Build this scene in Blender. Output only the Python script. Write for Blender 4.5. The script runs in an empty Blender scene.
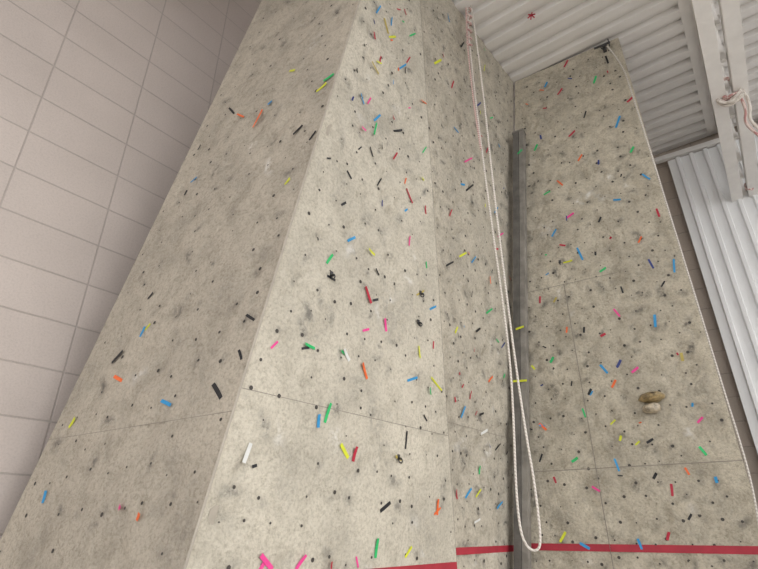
import bpy, math, random
import numpy as np
from mathutils import Vector, Matrix
random.seed(7)
scene=bpy.context.scene
scene.view_settings.view_transform='Standard'
F=510.0; PITCH=math.radians(25.7); CAM=Vector((0,0,1.6))
cp,sp=math.cos(PITCH),math.sin(PITCH)
def ray(u,v):
    x=(u-379)/F; y=(284.5-v)/F
    return Vector((x,cp-y*sp,sp+y*cp))
def hit(u,v,pt,n):
    r=ray(u,v); t=(Vector(pt)-CAM).dot(n)/r.dot(n)
    return CAM+r*t
# ---------------- materials
def newmat(name):
    m=bpy.data.materials.new(name); m.use_nodes=True
    nt=m.node_tree; b=nt.nodes['Principled BSDF']; return m,nt,b
def noise(nt,scale,detail=4,rough=.6,vec=None):
    n=nt.nodes.new('ShaderNodeTexNoise'); n.inputs['Scale'].default_value=scale
    n.inputs['Detail'].default_value=detail; n.inputs['Roughness'].default_value=rough
    if vec: nt.links.new(vec,n.inputs['Vector'])
    return n
def ramp(nt,src,p0,c0,p1,c1):
    r=nt.nodes.new('ShaderNodeValToRGB'); e=r.color_ramp.elements
    e[0].position=p0;e[0].color=(*c0,1);e[1].position=p1;e[1].color=(*c1,1)
    nt.links.new(src,r.inputs[0]); return r
def mix(nt,mode,fac,a,b):
    m=nt.nodes.new('ShaderNodeMix'); m.data_type='RGBA'; m.blend_type=mode
    if isinstance(fac,float): m.inputs[0].default_value=fac
    else: nt.links.new(fac,m.inputs[0])
    for s,i in((a,6),(b,7)):
        if isinstance(s,tuple): m.inputs[i].default_value=(*s,1)
        else: nt.links.new(s,m.inputs[i])
    return m.outputs[2]
def simple(name,col,rough=.6,metal=0,var=.12,scale=12,bump=.0):
    m,nt,b=newmat(name)
    tc=nt.nodes.new('ShaderNodeTexCoord')
    n=noise(nt,scale,4,.6,tc.outputs['Object'])
    r=ramp(nt,n.outputs[0],.3,tuple(c*(1-var) for c in col),.7,tuple(min(1,c*(1+var)) for c in col))
    nt.links.new(r.outputs[0],b.inputs['Base Color'])
    b.inputs['Roughness'].default_value=rough; b.inputs['Metallic'].default_value=metal
    if bump:
        bp=nt.nodes.new('ShaderNodeBump'); bp.inputs['Strength'].default_value=bump; bp.inputs['Distance'].default_value=.02
        nt.links.new(n.outputs[0],bp.inputs['Height']); nt.links.new(bp.outputs[0],b.inputs['Normal'])
    return m
def g3(x): return (x,x*.985,x*.95)
def wallmat(name,col,dirt=.6,relief=.6,stain=1.0):
    m,nt,b=newmat(name)
    tc=nt.nodes.new('ShaderNodeTexCoord'); v=tc.outputs['Object']
    n1=noise(nt,.9,4,.6,v); n2=noise(nt,4.5,6,.68,v); n3=noise(nt,38,5,.75,v); n4=noise(nt,13,5,.7,v)
    c=ramp(nt,n1.outputs[0],.32,tuple(x*.88 for x in col),.66,tuple(min(1,x*1.04) for x in col)).outputs[0]
    c=mix(nt,'MULTIPLY',dirt*.8,c,ramp(nt,n2.outputs[0],.36,g3(.60),.52,(1,1,1)).outputs[0])
    c=mix(nt,'MULTIPLY',dirt*.9,c,ramp(nt,n4.outputs[0],.34,g3(.62),.49,(1,1,1)).outputs[0])
    c=mix(nt,'MULTIPLY',.8,c,ramp(nt,n3.outputs[0],.34,g3(.66),.54,(1,1,1)).outputs[0])
    at=nt.nodes.new('ShaderNodeAttribute'); at.attribute_name='dirt'
    k=nt.nodes.new('ShaderNodeMath'); k.operation='MULTIPLY'
    gr=ramp(nt,n4.outputs[0],.40,(.0,.0,.0),.56,(1,1,1)).outputs[0]
    nt.links.new(at.outputs['Fac'],k.inputs[0]); nt.links.new(gr,k.inputs[1])
    k2=nt.nodes.new('ShaderNodeMath'); k2.operation='MULTIPLY'; k2.inputs[1].default_value=stain; k2.use_clamp=True
    nt.links.new(k.outputs[0],k2.inputs[0])
    c=mix(nt,'MIX',k2.outputs[0],c,tuple(x*y for x,y in zip(col,(.32,.325,.34))))
    at2=nt.nodes.new('ShaderNodeAttribute'); at2.attribute_name='chalk'
    k3=nt.nodes.new('ShaderNodeMath'); k3.operation='MULTIPLY'; k3.use_clamp=True
    nt.links.new(at2.outputs['Fac'],k3.inputs[0]); nt.links.new(ramp(nt,n4.outputs[0],.46,(0,0,0),.60,(.8,.8,.8)).outputs[0],k3.inputs[1])
    c=mix(nt,'MIX',k3.outputs[0],c,(.84,.83,.80))
    nt.links.new(c,b.inputs['Base Color']); b.inputs['Roughness'].default_value=.8
    b.inputs['Specular IOR Level'].default_value=.3
    bpA=nt.nodes.new('ShaderNodeBump'); bpA.inputs['Strength'].default_value=relief*.7; bpA.inputs['Distance'].default_value=.08
    nt.links.new(n2.outputs[0],bpA.inputs['Height'])
    bpB=nt.nodes.new('ShaderNodeBump'); bpB.inputs['Strength'].default_value=relief*.9; bpB.inputs['Distance'].default_value=.035
    nt.links.new(n4.outputs[0],bpB.inputs['Height']); nt.links.new(bpA.outputs[0],bpB.inputs['Normal'])
    bpC=nt.nodes.new('ShaderNodeBump'); bpC.inputs['Strength'].default_value=relief; bpC.inputs['Distance'].default_value=.012
    nt.links.new(n3.outputs[0],bpC.inputs['Height']); nt.links.new(bpB.outputs[0],bpC.inputs['Normal'])
    nt.links.new(bpC.outputs[0],b.inputs['Normal'])
    return m
def blockmat(name,col,bw=.8,bh=.4,mort=.012,md=.8,offs=.5):
    m,nt,b=newmat(name)
    tc=nt.nodes.new('ShaderNodeTexCoord'); sx=nt.nodes.new('ShaderNodeSeparateXYZ'); cx=nt.nodes.new('ShaderNodeCombineXYZ')
    nt.links.new(tc.outputs['Object'],sx.inputs[0]); nt.links.new(sx.outputs[0],cx.inputs[0]); nt.links.new(sx.outputs[2],cx.inputs[1])
    br=nt.nodes.new('ShaderNodeTexBrick'); br.offset=offs; nt.links.new(cx.outputs[0],br.inputs['Vector'])
    br.inputs['Scale'].default_value=1; br.inputs['Brick Width'].default_value=bw; br.inputs['Row Height'].default_value=bh
    br.inputs['Mortar Size'].default_value=mort; br.inputs['Mortar Smooth'].default_value=.4
    br.inputs['Color1'].default_value=(*col,1); br.inputs['Color2'].default_value=(*[c*.94 for c in col],1)
    br.inputs['Mortar'].default_value=(*[c*md for c in col],1)
    n=noise(nt,45,4,.7,tc.outputs['Object']); n2=noise(nt,1.2,3,.5,tc.outputs['Object'])
    c=mix(nt,'MULTIPLY',.6,br.outputs[0],ramp(nt,n2.outputs[0],.3,(.86,.86,.86),.7,(1,1,1)).outputs[0])
    c=mix(nt,'MULTIPLY',.6,c,ramp(nt,n.outputs[0],.35,(.84,.84,.84),.55,(1,1,1)).outputs[0])
    nt.links.new(c,b.inputs['Base Color']); b.inputs['Roughness'].default_value=.55
    bp=nt.nodes.new('ShaderNodeBump'); bp.inputs['Strength'].default_value=.5; bp.inputs['Distance'].default_value=.02; bp.invert=True
    bp2=nt.nodes.new('ShaderNodeBump'); bp2.inputs['Strength'].default_value=.3; bp2.inputs['Distance'].default_value=.01
    nt.links.new(br.outputs['Fac'],bp.inputs['Height']); nt.links.new(n.outputs[0],bp2.inputs['Height'])
    nt.links.new(bp.outputs[0],bp2.inputs['Normal']); nt.links.new(bp2.outputs[0],b.inputs['Normal'])
    return m
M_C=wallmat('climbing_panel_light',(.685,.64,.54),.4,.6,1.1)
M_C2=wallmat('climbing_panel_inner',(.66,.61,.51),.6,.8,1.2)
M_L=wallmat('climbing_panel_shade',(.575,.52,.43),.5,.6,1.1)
M_R=wallmat('climbing_panel_back',(.69,.63,.51),.65,.85,1.25)
M_edge=simple('panel_edge',(.42,.38,.32))
M_seam=simple('panel_seam',(.30,.27,.23))
M_hole=simple('hole_dark',(.06,.052,.045))
M_red=simple('red_stripe_paint',(.40,.025,.045),.6,0,.15,5)
M_cmu=blockmat('painted_block',(.66,.585,.54),1.04,.52,.011,.76,0.0)
M_cmu2=blockmat('tan_block',(.54,.46,.39))
M_steel=simple('grey_steel',(.135,.127,.115),.8,0,.35,5)
M_steel2=simple('grey_steel_light',(.24,.225,.20),.8,0,.35,5)
M_dark=simple('dark_hardware',(.08,.08,.085),.4,.6,.2,20)
M_white=simple('white_steel_paint',(.84,.82,.79),.5,0,.05,4)
M_deck=simple('white_roof_deck',(.82,.80,.775),.5,0,.05,1)
M_sid=simple('white_siding',(.94,.95,.95),.35,0,.03,1)
M_floor=simple('rubber_floor',(.58,.55,.51),.9,0,.15,2)
def ropemat(name,a,bc):
    m,nt,b=newmat(name)
    tc=nt.nodes.new('ShaderNodeTexCoord'); w=nt.nodes.new('ShaderNodeTexWave'); w.bands_direction='DIAGONAL'
    w.inputs['Scale'].default_value=18; nt.links.new(tc.outputs['Object'],w.inputs['Vector'])
    r=ramp(nt,w.outputs[0],.45,a,.75,bc); nt.links.new(r.outputs[0],b.inputs['Base Color']); b.inputs['Roughness'].default_value=.9
    return m
M_rope=ropemat('white_rope',(.78,.74,.68),(.60,.54,.49))
M_rope3=ropemat('grey_rope',(.70,.67,.61),(.52,.48,.44))
M_rope2=ropemat('pink_flecked_rope',(.72,.60,.55),(.50,.26,.25))
COL={'b':(.03,.30,.62),'g':(.03,.52,.16),'y':(.70,.75,.04),'o':(.85,.16,.04),'p':(.85,.07,.32),'k':(.015,.015,.018),
 'r':(.48,.02,.05),'w':(.75,.76,.74),'n':(.03,.05,.22),'a':(.50,.40,.10)}
M_T={k:simple('tape_'+k,c,.5,0,.08,20) for k,c in COL.items()}
TK=list(COL.keys())
# ---------------- helpers
def empty(name,loc=(0,0,0)):
    o=bpy.data.objects.new(name,None); o.location=loc; scene.collection.objects.link(o); return o
def mesh(name,verts,faces,mats,fm=None,parent=None,smooth=False):
    me=bpy.data.meshes.new(name); me.from_pydata([tuple(v) for v in verts],[],faces); 
    for m in mats: me.materials.append(m)
    if fm:
        for p,i in zip(me.polygons,fm): p.material_index=i
    if smooth:
        for p in me.polygons: p.use_smooth=True
    me.update()
    o=bpy.data.objects.new(name,me); scene.collection.objects.link(o)
    if parent: o.parent=parent
    return o
def slab(name,pts,off,mat,parent=None,edge=None):
    n=len(pts); V=[Vector(p) for p in pts]+[Vector(p)+Vector(off) for p in pts]
    Fc=[tuple(range(n)),tuple(range(2*n-1,n-1,-1))]+[(i,i+n,(i+1)%n+n,(i+1)%n) for i in range(n)]
    return mesh(name,V,Fc,[mat,edge or mat],[0,0]+[1]*n,parent)
class MB:
    def __init__(s): s.v=[];s.f=[];s.m=[]
    def box(s,c,ax,ay,az,mi=0):
        b=len(s.v); c=Vector(c)
        for i in(-1,1):
            for j in(-1,1):
                for k in(-1,1): s.v.append(c+ax*i+ay*j+az*k)
        for f in((0,1,3,2),(4,6,7,5),(0,4,5,1),(2,3,7,6),(0,2,6,4),(1,5,7,3)):
            s.f.append(tuple(b+q for q in f)); s.m.append(mi)
    def bar(s,p,q,w,h,up=Vector((0,0,1)),mi=0):
        p=Vector(p);q=Vector(q);d=(q-p); L=d.length; d.normalize()
        sd=d.cross(up).normalized(); u=sd.cross(d)
        s.box((p+q)/2,d*L/2,sd*w/2,u*h/2,mi)
    def add(s,vs,fs,mi=0):
        b=len(s.v); s.v+=vs
        for f in fs: s.f.append(tuple(b+q for q in f)); s.m.append(mi)
    def make(s,name,mats,parent=None,smooth=False): return mesh(name,s.v,s.f,mats,s.m,parent,smooth)
def hd(deg): a=math.radians(deg); return Vector((math.sin(a),math.cos(a),0))
Z=Vector((0,0,1))
ZT=8.75
# ---------------- facets
P0=Vector((1.703,7.0,1.6)); A0=Vector((-1.157,3.593,1.6)); AK=Vector((.944,.177,5.36))/5.36
cd=hd(40); cn=Vector((cd.y,-cd.x,0))
class Facet:
    def __init__(s,p,h,k):
        s.p=Vector(p);s.h=h.normalized();s.k=k
        n=s.h.cross(k).normalized()
        if n.dot(CAM-s.p)<0:n=-n
        s.n=n
    def at(s,a,z,off=0): return s.p+s.h*a+s.k*(z-1.6)+s.n*off
    def px(s,u,v,off=0): return hit(u,v,s.p+s.n*off,s.n)
    def sz(s,q):
        d=q-s.p; z=q.z; return ((d-s.k*(z-1.6)).dot(s.h),z)
FC=Facet(P0,-cd,cn*.114+Z)
FR=Facet(P0,hd(122),Z.copy())
FL=Facet(A0,hd(-58),AK)
def lineat(p,q,z):
    t=(z-p.z)/(q.z-p.z); return p+(q-p)*t
def A(z): return A0+AK*(z-1.6)
sm0,sm1=FC.px(457,569),FC.px(420,0)
def SM(z): return lineat(sm0,sm1,z)
def CR(z):
    s=.114*(z-1.6)/FR.h.dot(cn); return P0+FR.h*s+Z*(z-1.6)
rr=FR.px(758,512)
def RR(z): return Vector((rr.x,rr.y,z))
le0,le1=FL.px(5,530),FL.px(262,0)
def LE(z): return lineat(le0,le1,z)
cw=empty('climbing_wall')
pr=.03
ZL=11.4
hb=MB()
def disc(f,c,r,off):
    a=f.h;b=f.n.cross(a); c=c+f.n*off
    hb.add([c+(a*math.cos(i*math.pi/3.5)+b*math.sin(i*math.pi/3.5))*r for i in range(7)],[tuple(range(7))],0)
def relief_panel(name,f,aL,aR,z0,z1,off,mat,step,prob,npits,res,seed,stainp=.55,nchalk=10,nfilm=20):
    """moulded panel: sheet with pressed pits; grime and chalk stored as attributes; t-nut holes follow the surface"""
    R=random.Random(seed)
    fb=lambda g:(lambda z:g(z)+f.n*(off-.05))
    slab(name+'_core',[fb(aL)(z0),fb(aR)(z0),fb(aR)(z1),fb(aL)(z1)],-f.n*.07,M_edge,cw)
    sL=[f.sz(aL(z0))[0],f.sz(aL(z1))[0]]; sR=[f.sz(aR(z0))[0],f.sz(aR(z1))[0]]
    nz=int((z1-z0)/res); ns=int(max(abs(sL[0]-sR[0]),abs(sL[1]-sR[1]))/res)
    tz=np.linspace(0,1,nz+1)[:,None]; ts=np.linspace(0,1,ns+1)[None,:]
    l=sL[0]+(sL[1]-sL[0])*tz; r=sR[0]+(sR[1]-sR[0])*tz
    S=l+(r-l)*ts; ZZ=np.broadcast_to(z0+(z1-z0)*tz,S.shape).copy(); wd=np.abs(r-l)
    edge=np.minimum(np.minimum(ts,1-ts)*wd,np.minimum(ZZ-z0,z1-ZZ)); edge=np.clip(edge/.12,0,1); edge=edge*edge*(3-2*edge)
    D=np.zeros(S.shape); G=np.zeros(S.shape); CH=np.zeros(S.shape)
    def splat(arr,s,z,rx,rz,amt,ang=0,mx=True):
        i0=max(0,int((z-z0-3*max(rx,rz))/res)-1); i1=min(nz+1,int((z-z0+3*max(rx,rz))/res)+2)
        if i1<=i0:return
        ds=S[i0:i1]-s; dz=ZZ[i0:i1]-z; c,sn=math.cos(ang),math.sin(ang)
        u=(ds*c+dz*sn)/rx; w=(-ds*sn+dz*c)/rz
        g=np.exp(-(u*u+w*w)**1.1)*amt
        arr[i0:i1]=np.maximum(arr[i0:i1],g)
    def bounds(z):
        t=(z-z0)/(z1-z0); a=sL[0]+(sL[1]-sL[0])*t; b=sR[0]+(sR[1]-sR[0])*t; return min(a,b),max(a,b)
    hl=[]
    z=.7; row=0
    while z<z1-.1:
        lo,hi=bounds(z); s=lo+.1+(step/2 if row%2 else 0)
        while s<hi-.06:
            if R.random()<prob:
                hs,hz=s+R.uniform(-.05,.05),z+R.uniform(-.05,.05)
                if lo+.04<hs<hi-.04:
                    hl.append((hs,hz,R.choice((.008,.010,.012,.014,.018))))
                    if R.random()<stainp:
                        a=R.gauss(0,.5)+R.choice((0,1.57)); L_=R.uniform(.03,.12)
                        splat(G,hs+R.uniform(-.05,.05),hz+R.uniform(-.05,.05),L_,L_*R.uniform(.3,.6),R.uniform(.3,1.0),a)
            s+=step
        z+=step; row+=1
    for i in range(npits):
        z=R.uniform(max(z0,.8),z1); lo,hi=bounds(z); s=R.uniform(lo+.12,hi-.12); rx=R.uniform(.05,.16); rz=rx*R.uniform(.35,.8); a=R.gauss(0,.6); dp=R.uniform(.012,.040)
        splat(D,s,z,rx,rz,dp,a); splat(G,s,z-.01,rx*.9,rz*.8,R.uniform(.0,.45),a)
    for i in range(nfilm):
        z=R.uniform(max(z0,.8),z1); lo,hi=bounds(z); s=R.uniform(lo,hi)
        splat(G,s,z,R.uniform(.2,.5),R.uniform(.12,.3),R.uniform(.15,.4),R.uniform(0,3.1))
    for i in range(nchalk):
        z=R.uniform(max(z0,.8),z1*.8); lo,hi=bounds(z); s=R.uniform(lo+.2,hi-.2)
        splat(CH,s,z,R.uniform(.04,.11),R.uniform(.03,.07),R.uniform(.5,.95),R.uniform(0,3.1))
    D*=edge; CH*=edge; G*=(.3+.7*edge)
    p=np.array(f.p);h=np.array(f.h);k=np.array(f.k);n=np.array(f.n)
    V=p+S[...,None]*h+(ZZ[...,None]-1.6)*k+(off-D[...,None])*n
    V=V.reshape(-1,3); W_=ns+1
    fs=[(i*W_+j,i*W_+j+1,(i+1)*W_+j+1,(i+1)*W_+j) for i in range(nz) for j in range(ns)]
    me=bpy.data.meshes.new(name); me.from_pydata(V.tolist(),[],fs); me.materials.append(mat)
    if Vector(me.polygons[0].normal).dot(f.n)<0: me.flip_normals()
    at=me.attributes.new('dirt','FLOAT','POINT'); at.data.foreach_set('value',G.reshape(-1).astype(np.float32))
    at=me.attributes.new('chalk','FLOAT','POINT'); at.data.foreach_set('value',CH.reshape(-1).astype(np.float32))
    me.polygons.foreach_set('use_smooth',[True]*len(me.polygons)); me.update()
    o=bpy.data.objects.new(name,me); scene.collection.objects.link(o); o.parent=cw
    sk=[]
    for (g,zz0,zz1) in ((aL,z0,z1),(aR,z0,z1)):
        sk+=[g(zz0)+f.n*off,g(zz1)+f.n*off,g(zz1)+f.n*(off-.06),g(zz0)+f.n*(off-.06)]
    mesh(name+'_skirt',sk,[(0,1,2,3),(4,5,6,7)],[M_edge],None,cw)
    for hs,hz,hr in hl:
        i=min(nz,max(0,int(round((hz-z0)/(z1-z0)*nz)))); lo=l[i,0]; ri=r[i,0]; j=min(ns,max(0,int(round((hs-lo)/(ri-lo)*ns))))
        disc(f,f.at(hs,hz),hr,off-D[i,j]+.004)
relief_panel('panel_center',FC,A,SM,0,ZT,0,M_C,.23,.8,120,.035,11,.7,14,24)
relief_panel('panel_center_inner',FC,SM,CR,0,ZT,-pr,M_C2,.19,.88,190,.032,12,.85,10,34)
relief_panel('panel_right',FR,CR,RR,0,ZT-.02,0,M_R,.20,.88,330,.032,13,.85,14,60)
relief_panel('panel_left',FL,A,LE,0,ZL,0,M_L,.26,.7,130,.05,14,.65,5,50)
hb.make('t_nut_holes',[M_hole],cw)
# seams
sb=MB()
def seam(f,p,q,w=.006,off=.0015):
    d=(q-p).normalized(); s=d.cross(f.n)*w/2
    p=p+f.n*off;q=q+f.n*off
    sb.add([p-s,p+s,q+s,q-s],[(0,1,2,3)])
def zofpx(f,u,v): return f.px(u,v).z
def hseam(f,z,aL,aR,off=.0015,w=.006): seam(f,aL(z),aR(z),w,off)
zc=zofpx(FC,350,413)
hseam(FC,zc,A,SM)
z=zc+.15; hseam(FC,z,SM,CR,-pr+.0025,.005)
zl=zofpx(FL,150,424)
hseam(FL,zl,A,LE,.0015,.005)
zr=zofpx(FR,640,466)
hseam(FR,zr,CR,RR,.003,.009); hseam(FR,zr+2.44,CR,lambda z:FR.at(1.75,z),.003,.007)
seam(FR,FR.at(1.05,0),FR.at(1.05,zr+2.44),.010,.003)
seam(FC,SM(0),SM(ZT),.006,.001)
sb.make('panel_seams',[M_seam],cw)
# stripes
st=MB()
def stripe(f,a,b,z0,z1,off):
    st.add([a(z0)+f.n*off,b(z0)+f.n*off,b(z1)+f.n*off,a(z1)+f.n*off],[(0,1,2,3)])
stripe(FC,A,SM,1.20,1.305,.003); stripe(FC,SM,CR,1.36,1.43,-pr+.003); stripe(FR,CR,RR,1.38,1.455,.003)
st.make('red_stripe',[M_red],cw)
ab=MB(); ab.bar(A(0)+FC.n*.002+FL.n*.002,A(ZT)+FC.n*.002+FL.n*.002,.016,.016); ab.make('arete_trim',[M_edge],cw)
# ---------------- tapes
tp=MB()
def tape(f,p,q,w,col,off):
    d=(q-p); L=d.length
    if L<.01:return
    d.normalize(); s=f.n.cross(d)*w/2; c=random.uniform(.0,.4)*.045; tw=random.uniform(-.4,.4)
    vs=[]
    for i in range(6):
        t=i/5; lift=.004+off+c*(t**2)
        ss=s*(1+.1*math.sin(3*t))
        base=p+d*L*t+f.n*lift+s*tw*(t**2)
        vs+= [base-ss, base+ss+f.n*c*.4*t]
    tp.add(vs,[(2*i,2*i+1,2*i+3,2*i+2) for i in range(5)],TK.index(col))
def T(f,u,v,L,ang,col,w=.035,off=0):
    a=math.radians(ang); L*=.95; dx=math.cos(a)*L/2; dy=-math.sin(a)*L/2
    p=f.px(u-dx,v-dy,off); q=f.px(u+dx,v+dy,off)
    w*=random.uniform(.48,.75)
    tape(f,p,q,w,col,0)
Ls=[(232,111,8,130,'k'),(241,116,7,160,'o'),(258,119,21,60,'o'),(298,130,14,45,'k'),(293,71,7,0,'y'),(322,88,14,35,'y'),(329,78,13,30,'g'),
(288,182,9,40,'y'),(194,180,9,40,'b'),(186,193,6,60,'k'),(151,296,9,45,'k'),(148,327,9,50,'y'),(143,332,12,60,'b'),(118,357,18,45,'k'),
(119,379,8,150,'o'),(167,403,10,150,'b'),(218,391,17,115,'k'),(241,355,10,100,'k'),(251,318,9,150,'k'),(73,423,13,50,'y'),(45,497,14,70,'b'),
(139,517,9,60,'o'),(121,507,6,40,'p'),(270,103,6,40,'b'),(200,148,6,40,'k'),(313,136,12,50,'k')]
for t in Ls: T(FL,*t,w=.05 if t[2]>12 else .042)
Cs=[(362,99,12,110,'b'),(369,101,7,60,'p'),(375,68,15,120,'a'),(386,26,17,105,'a'),(391,22,8,90,'b'),(392,37,7,0,'y'),(402,67,7,30,'b'),(408,60,7,60,'r'),
(412,35,6,20,'g'),(405,12,7,110,'r'),(378,10,8,60,'b'),(375,129,12,80,'g'),(377,118,9,40,'b'),(397,131,8,0,'k'),(371,152,11,110,'k'),(349,175,10,120,'k'),(395,156,8,60,'r'),(379,182,9,60,'k'),
(409,196,17,115,'r'),(425,210,9,100,'r'),(405,181,6,80,'o'),(423,102,8,150,'o'),(409,241,10,90,'p'),(424,150,7,60,'g'),(351,239,9,30,'b'),(329,259,11,60,'g'),(331,278,10,150,'k'),
(371,252,10,140,'y'),(377,272,8,120,'k'),(368,295,19,110,'r'),(420,293,9,30,'a'),(385,325,14,100,'p'),(418,323,8,130,'k'),(419,352,13,100,'y'),
(436,384,18,130,'y'),(364,371,18,110,'o'),(309,346,13,155,'g'),(305,348,8,10,'k'),(274,345,10,45,'p'),(346,355,14,120,'w'),(343,353,8,150,'g'),(327,413,21,75,'g'),(318,421,14,90,'b'),
(247,453,22,70,'w'),(344,451,17,120,'y'),(354,454,16,80,'r'),(406,440,19,85,'k'),(385,507,14,40,'k'),(437,507,17,90,'o'),(437,511,10,50,'o'),(376,548,21,85,'g'),
(408,552,13,60,'y'),(412,379,11,20,'b'),(425,418,8,120,'k'),(430,391,8,100,'g'),(398,458,8,150,'a'),(300,562,18,60,'p'),(266,562,20,130,'p'),(262,566,16,60,'p'),(357,562,12,100,'p'),
(331,565,8,90,'r'),(254,466,5,20,'k'),(365,330,6,20,'p'),(433,345,8,90,'r'),(375,300,5,10,'k'),(432,308,6,30,'b'),(343,204,5,30,'k'),(426,265,7,100,'g')]
for t in Cs: T(FC,*t,w=.046 if t[2]>13 else .034)
C2=[(448,18,9,110,'b'),(437,62,7,30,'y'),(452,85,7,80,'r'),(456,130,8,130,'b'),(468,160,9,30,'p'),(469,188,9,40,'k'),(449,264,8,30,'k'),(473,260,7,60,'b'),(450,213,7,80,'r'),
(462,255,7,30,'y'),(490,280,8,100,'o'),(489,311,8,40,'g'),(478,330,6,40,'k'),(463,412,13,70,'b'),(490,379,7,60,'o'),(479,470,9,90,'g'),(478,493,10,60,'y'),(468,493,12,60,'b'),
(456,494,11,100,'r'),(477,521,7,30,'w'),(499,505,9,60,'b'),(470,395,9,85,'r'),(497,447,8,60,'k'),(484,432,8,30,'w'),(484,68,6,90,'y'),(478,105,6,40,'n'),(462,45,6,60,'k'),(487,150,6,70,'r'),(496,210,7,60,'b'),(500,235,6,40,'p'),(456,330,7,70,'y'),(503,345,7,60,'n')]
for t in C2: T(FC,*t,w=.04,off=-pr)
Rs=[(566,64,8,60,'r'),(560,92,8,50,'r'),(595,80,8,70,'g'),(618,122,13,70,'b'),(536,148,7,60,'g'),(572,134,9,40,'r'),(580,158,8,60,'o'),(560,183,8,140,'o'),(547,193,8,30,'g'),
(570,216,10,30,'p'),(554,233,9,60,'b'),(580,254,14,115,'b'),(568,262,10,10,'y'),(617,200,8,0,'b'),(646,177,10,150,'b'),(658,213,9,110,'r'),(674,266,14,95,'b'),(651,264,11,120,'n'),
(663,284,7,60,'k'),(617,313,10,130,'p'),(603,270,8,30,'g'),(655,321,13,95,'b'),(682,357,9,100,'a'),(604,369,12,130,'b'),(619,364,9,60,'n'),(635,370,9,40,'p'),(614,384,9,60,'o'),
(590,392,7,60,'k'),(543,427,10,140,'o'),(584,413,10,110,'g'),(617,465,14,110,'b'),(703,451,12,130,'g'),(672,490,13,95,'r'),(655,476,7,60,'k'),(650,441,8,30,'k'),(596,489,10,150,'p'),
(563,537,12,60,'y'),(585,546,12,150,'b'),(640,544,12,110,'b'),(668,536,9,80,'r'),(690,517,7,60,'k'),(540,300,7,90,'r'),(541,458,9,70,'k'),
(546,85,6,60,'b'),(607,60,8,110,'k'),(585,115,7,70,'k'),(630,100,8,40,'r'),(600,220,6,60,'k'),(584,330,6,90,'k'),(552,360,7,60,'g'),(567,330,6,80,'o'),(640,240,7,60,'o'),(632,150,7,60,'g'),
(603,335,6,30,'r'),(622,290,7,110,'k'),(555,300,6,60,'a'),(700,420,8,50,'p'),(716,480,7,110,'b'),(575,460,8,30,'g'),(555,480,7,110,'r')]
for t in Rs: T(FR,*t,w=.04)
def rnd(f,aL,aR,z0,z1,n,off,cols):
    for i in range(n):
        z=random.uniform(z0,z1); s0=f.sz(aL(z))[0]; s1=f.sz(aR(z))[0]
        s=s0+(s1-s0)*random.uniform(.06,.94); c=f.at(s,z,off); L=random.uniform(.03,.085); a=random.uniform(0,math.pi)
        d=(f.h*math.cos(a)+f.k*math.sin(a)).normalized()*L/2
        tape(f,c-d,c+d,random.uniform(.012,.026),random.choice(cols),0)
rnd(FC,A,SM,4.6,8.7,28,0,'kkrrbgypokn'); rnd(FC,SM,CR,2.2,8.7,26,-pr,'kkrrbgyon'); rnd(FR,CR,RR,1.8,8.6,30,0,'kkkrrrbgyoonn')
tp.make('route_marking_tape',[M_T[k] for k in TK])
# ---------------- shell
def shell_wall(name,origin,ang,length,height,thick,mat,z0=0):
    d=hd(ang); o=mesh(name,[(x,y,z) for x in(0,length) for y in(0,thick) for z in(z0,height)],
      [(0,1,3,2),(4,6,7,5),(0,4,5,1),(2,3,7,6),(0,2,6,4),(1,5,7,3)],[mat])
    o.location=origin; o.rotation_euler=(0,0,math.atan2(d.y,d.x)); return o
c38=hd(38); e38=Vector((c38.y,-c38.x,0))
lz=LE(0); org=lz-c38*12-e38*.12; org.z=0
shell_wall('wall_left',org,38,26,11.6,.25,M_cmu)
BH=hd(122); BN=Vector((.53,.848,0)).normalized()
bq=hit(657,150,CAM+Z*(ZT-1.6),Z)
bo=Vector((bq.x,bq.y,0))-BH*9+BN*.15
shell_wall('wall_back',bo,122,22,ZT+.1,.25,M_cmu2)
slab('floor',[(-16,-14,0),(18,-14,0),(18,22,0),(-16,22,0)],(0,0,-.2),M_floor)
def corrug(name,origin,run,prof_dir,depth_dir,length,count,pitch,depth,mat):
    vs=[];fs=[]
    prof=[(0,0),(.58,0),(.66,1),(.86,1),(.94,0)]
    pts=[]
    for i in range(count):
        for a,b in prof: pts.append(((i+a)*pitch,b*depth))
    pts.append((count*pitch,0))
    for a,b in pts:
        p=Vector(origin)+prof_dir*a+depth_dir*b; vs+=[p,p+run*length]
    fs=[(2*i,2*i+1,2*i+3,2*i+2) for i in range(len(pts)-1)]
    o=mesh(name,vs,fs,[mat]); so=o.modifiers.new('t','SOLIDIFY'); so.thickness=.006; return o
corrug('corrugated_siding',Vector((bq.x,bq.y,0))+BH*.12,Z,BH,-BN,ZT-.35,26,.24,.05,M_sid)
tb=MB(); tb.bar(Vector((bq.x,bq.y,ZT-.28))-BH*6-BN*.03,Vector((bq.x,bq.y,ZT-.28))+BH*9-BN*.03,.1,.1); tb.make('trim_1',[M_white])
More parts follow.
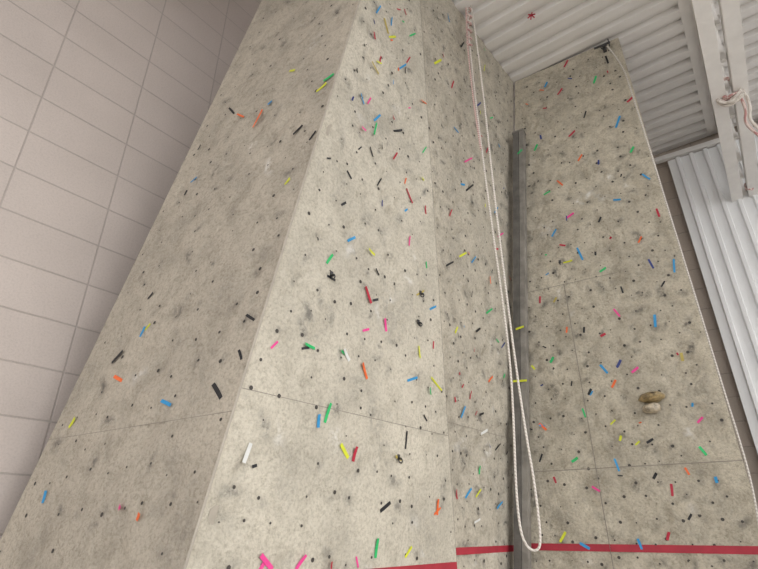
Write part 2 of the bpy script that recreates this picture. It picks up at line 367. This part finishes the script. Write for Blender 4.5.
# ceiling
er=hd(126.5); cr=hd(36.5)
tc_=CR(ZT)
pitch=.30;depth=.085
prof=[(0,0),(.42,0),(.52,1),(.88,1),(.98,0)]
def startat(p):
    s=(tc_-p).dot(cn)/er.dot(cn); return p+er*(s-.15)
pts=[]
a=-13.0
while a<14:
    for q,b in prof: pts.append((a+q*pitch,b*depth))
    a+=pitch
pl=[]
for a,b in pts:
    p=Vector((tc_.x,tc_.y,ZT))+cr*a+Z*b
    if a<0: s=startat(p)
    else: s=p-er*7
    e=p+er*14; pl+=[s,e]
ob=mesh('ceiling',pl,[(2*i,2*i+1,2*i+3,2*i+2) for i in range(len(pts)-1)],[M_deck])
so=ob.modifiers.new('t','SOLIDIFY'); so.thickness=.01
q0=Vector((tc_.x,tc_.y,0))-cd*16; q1=Vector((tc_.x,tc_.y,0))
slab('ceiling_upper_bay',[q0+Z*11.6,q1+cd*8+Z*11.6,q1+cd*8-cn*9+Z*11.6,q0-cn*9+Z*11.6],(0,0,.1),M_deck)
slab('wall_bay_step',[q0+Z*(ZT+.1)-cn*.15,q1+Z*(ZT+.1)-cn*.15,q1+Z*11.6-cn*.15,q0+Z*11.6-cn*.15],-cn*.1,M_cmu)
# ---------------- trusses
def truss(W,name):
    t=MB(); L=15; g=.05
    zb=W.z; zt=ZT-.06
    for z,hh in((zb,.09),(zt,.09)):
        for sgn in(-1,1):
            a=W+er*(g*sgn); a=Vector((a.x,a.y,z)); b=a-cr*L
            t.bar(a,b,.014,hh*1.6)
            o2=er*(.085*sgn); zz=Z*((-.07) if z==zb else .05)
            t.bar(a+o2+zz,b+o2+zz,.17,.014)
    n=12; seg=L/n
    for i in range(n):
        p=Vector((W.x,W.y,zb))-cr*seg*i; q=Vector((W.x,W.y,zt))-cr*seg*(i+.5); r=Vector((W.x,W.y,zb))-cr*seg*(i+1)
        t.bar(p,q,.08,.06,er); t.bar(q,r,.08,.06,er)
        t.bar(Vector((q.x,q.y,zt)),Vector((q.x,q.y,zb)),.05,.05,er)
    return t.make(name,[M_white])
W=hit(745,195,Vector((bq.x,bq.y,0)),BN)
truss(W,'roof_truss'); truss(W+BH*2.3,'roof_truss.001')
# ---------------- steel column
ce=empty('steel_column')
col=MB()
cz1=FC.px(514,139).z
p,q=CR(0),CR(cz1); off=(FC.n*.11+FR.n*.12)
p+=off;q+=off; d=(q-p).normalized(); ax=FR.h; ay=ax.cross(d).normalized()
def cb(dx,dy,w,h,mi,t0=0,t1=1): 
    P=p+(q-p)*t0+ax*dx+ay*dy;Q=p+(q-p)*t1+ax*dx+ay*dy; L=(Q-P).length
    col.box((P+Q)/2,d*L/2,ax*w/2,ay*h/2,mi)
cb(-.032,0,.092,.15,0); cb(.055,0,.072,.13,1); cb(.0,0,.19,.17,1,.998,1.001)
col.make('tube',[M_steel,M_steel2],ce)
def coltape(v,L,ang,colr):
    n_=ay if ay.dot(CAM-p)>0 else -ay
    c0=hit(520,v,p+n_*.078,n_); dd=(ax*math.cos(ang)+d*math.sin(ang)); s=n_.cross(dd)*.014
    cm=[c0-dd*L/2-s,c0-dd*L/2+s,c0+dd*L/2+s+n_*.02,c0+dd*L/2-s+n_*.02]
    mesh('marker_tape',cm,[(0,1,2,3)],[M_T[colr]],None,ce)
coltape(328,.12,.1,'y'); coltape(381,.2,-.1,'y'); coltape(152,.09,.4,'g')
# ---------------- ropes
def curve(name,pts,r,mat,parent=None,cyc=False):
    c=bpy.data.curves.new(name,'CURVE'); c.dimensions='3D'; c.bevel_depth=r; c.bevel_resolution=3
    s=c.splines.new('NURBS'); s.points.add(len(pts)-1)
    for i,pnt in enumerate(pts): s.points[i].co=(*pnt,1)
    s.use_endpoint_u=True; s.order_u=3; s.use_cyclic_u=cyc
    o=bpy.data.objects.new(name,c); c.materials.append(mat); scene.collection.objects.link(o)
    if parent:o.parent=parent
    return o
rp=Vector((1.33,5.17,0)); rn=Vector((.25,1,0)).normalized()
def RP(u,v,off=0): return hit(u,v,rp-rn*off,rn)
re=empty('top_rope')
loop=[(467,4),(469,40),(475,95),(483,160),(494,240),(504,310),(511,370),(514,430),(516,490),(520,530),(526,546),(535,552),(541,546),(539,520),(534,480),(527,440),(520,395),(511,330),(501,250),(492,175),(483,90),(475,30),(471,4)]
curve('rope_strand',[RP(*q) for q in loop],.0115,M_rope,re)
curve('rope_strand_upper',[RP(u,v,.03) for u,v in [(466,8),(467,40),(471,80),(476,120),(481,150)]],.012,M_rope2,re)
curve('rope_knot',[RP(469+4*math.sin(i*1.9),8+i*2.2,.05*math.cos(i*1.9)) for i in range(18)],.014,M_rope2,re)
r2=[(607,46),(622,62),(634,100),(650,150),(672,222),(700,312),(722,385),(741,445),(752,485),(760,530),(765,575)]
curve('side_rope',[hit(u,v,FR.p+FR.n*.18,FR.n) for u,v in r2],.0105,M_rope3)
def ring(name,c,R,r,mat,nrm,parent=None):
    a=nrm.orthogonal().normalized(); b=nrm.cross(a)
    return curve(name,[c+a*R*math.cos(i*math.pi/4)+b*R*1.4*math.sin(i*math.pi/4) for i in range(8)],r,mat,parent,True)
ae=empty('belay_anchor')
ac=hit(604,47,FR.p+FR.n*.12,FR.n)
ring('carabiner',ac,.04,.009,M_dark,FR.n,ae); ring('carabiner_upper',ac+FR.h*.08+Z*.05,.04,.009,M_dark,FR.h,ae)
bb=MB(); bb.bar(ac+Z*.02-FR.n*.12,ac+Z*.02+FR.n*.01,.05,.035); bb.bar(ac-FR.h*.14+Z*.05,ac+FR.h*.1+Z*.05,.02,.03); bb.make('bracket',[M_dark],ae)
be=empty('belay_device'); bc=FC.px(486,34)+FC.n*.03
db=MB(); db.box(bc,FC.h*.05,FC.n*.035,FC.k.normalized()*.075); o=db.make('device_body',[M_T['n']],be)
bv=o.modifiers.new('b','BEVEL'); bv.width=.02; bv.segments=3
ring('device_ring',bc+FC.n*.04+Z*.09,.045,.012,M_dark,FC.h,be)
e2=empty('rope_coil_on_truss')
def coil(c,R,n,mat,nm):
    pts=[]
    for i in range(n*8):
        a=i*math.pi/4; rr_=R*(1+random.uniform(-.25,.25))
        pts.append(c+er*rr_*math.cos(a)+Z*rr_*1.1*math.sin(a)+cr*(random.uniform(-.1,.1)))
    curve(nm,pts,.018,mat,e2)
def onchord(v):
    best=None
    for i in range(150):
        p=W-cr*(i*.05); r=p-CAM; f=r.y*cp+r.z*sp; vv=284.5-F*(-r.y*sp+r.z*cp)/f
        if best is None or abs(vv-v)<best[0]: best=(abs(vv-v),p)
    return best[1]
oc=onchord(92)
coil(oc+Z*.0,.17,7,M_rope,'coil_white'); coil(oc-cr*.05+Z*.02,.14,4,M_rope2,'coil_pink')
tail=[oc-Z*.1+er*.1,oc-Z*.3+er*.13+cr*.1,oc-Z*.42+er*.06+cr*.2,oc-Z*.55+er*.12+cr*.3,oc-Z*.7+er*.2+cr*.35]
curve('coil_tail',tail,.02,M_rope2,e2)
curve('coil_tail_white',[t+er*.06+Z*.03 for t in tail],.02,M_rope,e2)
oc2=onchord(188); coil(oc2+er*.1,.07,2,M_rope2,'coil_small')
hk=MB(); hc=hit(531,14,CAM+Z*(ZT-1.6),Z)
for i in range(6):
    a=i*math.pi/3; hk.bar(hc-Z*.02,hc-Z*.05+er*.06*math.cos(a)+cr*.06*math.sin(a),.014,.014)
hk.make('ceiling_hook',[M_T['r']])
# ---------------- holds
def blob(name,c,f,sx,sy,sz,mat,seed,parent=None):
    import bmesh
    bm=bmesh.new(); bmesh.ops.create_icosphere(bm,subdivisions=4,radius=1)
    rn_=random.Random(seed); ks=[(Vector((rn_.uniform(-1,1),rn_.uniform(-1,1),rn_.uniform(-1,1))).normalized(),rn_.uniform(.08,.25)) for _ in range(9)]
    u=f.h; w=f.k.normalized()
    for v in bm.verts:
        s=1
        for k,a in ks: s+=a*math.exp(-6*(v.co-k).length_squared)
        s+=.03*math.sin(9*v.co.x+3*v.co.z)
        q=v.co*s; 
        if q.y<-.25:q.y=-.25
        v.co=u*q.x*sx+f.n*q.y*sy+w*q.z*sz+c
    me=bpy.data.meshes.new(name); bm.to_mesh(me); bm.free(); me.materials.append(mat)
    for p_ in me.polygons:p_.use_smooth=True
    o=bpy.data.objects.new(name,me); scene.collection.objects.link(o)
    if parent:o.parent=parent
    return o
M_hold=simple('brown_marbled_hold',(.32,.24,.12),.35,0,.8,16); M_hold2=simple('grey_hold',(.42,.36,.27),.4,0,.75,16)
ch=empty('climbing_hold')
blob('hold_upper',FR.px(652,398)+FR.n*.035,FR,.135,.12,.062,M_hold,3,ch)
blob('hold_lower',FR.px(652,409)+FR.n*.035,FR,.10,.10,.055,M_hold2,5,ch)
for (f,u,v) in [(FC,331,274),(FC,418,322),(FC,420,293),(FR,560,262),(FC,398,457)]:
    e=empty('bolt_hanger'); c=f.px(u,v)
    hb2=MB(); hb2.box(c+f.n*.008,f.h*.016,f.n*.004,f.k.normalized()*.024); hb2.box(c+f.n*.025-f.k*.02,f.h*.014,f.n*.02,Z*.004); hb2.make('plate',[M_dark],e)
    ring('ring',c+f.n*.03-Z*.03,.02,.006,M_dark,f.h,e)
# ---------------- light
w=bpy.data.worlds.new('World'); scene.world=w; w.use_nodes=True
bg=w.node_tree.nodes['Background']; bg.inputs[0].default_value=(.98,.98,1,1); bg.inputs[1].default_value=1.72
sl=bpy.data.lights.new('window_daylight','SUN'); sl.energy=2.1; sl.angle=math.radians(55); sl.color=(1,.97,.92)
so_=bpy.data.objects.new('window_daylight',sl); scene.collection.objects.link(so_)
dr=-Vector((.76,-.55,.38)).normalized(); so_.rotation_euler=dr.to_track_quat('-Z','Y').to_euler(); so_.location=(10,-8,7)
# ---------------- camera
cam=bpy.data.cameras.new('camera'); cam.sensor_width=36; cam.lens=F/758*36; cam.clip_end=200
co=bpy.data.objects.new('camera',cam); co.location=CAM; co.rotation_euler=(math.pi/2+PITCH,0,0)
scene.collection.objects.link(co); scene.camera=co
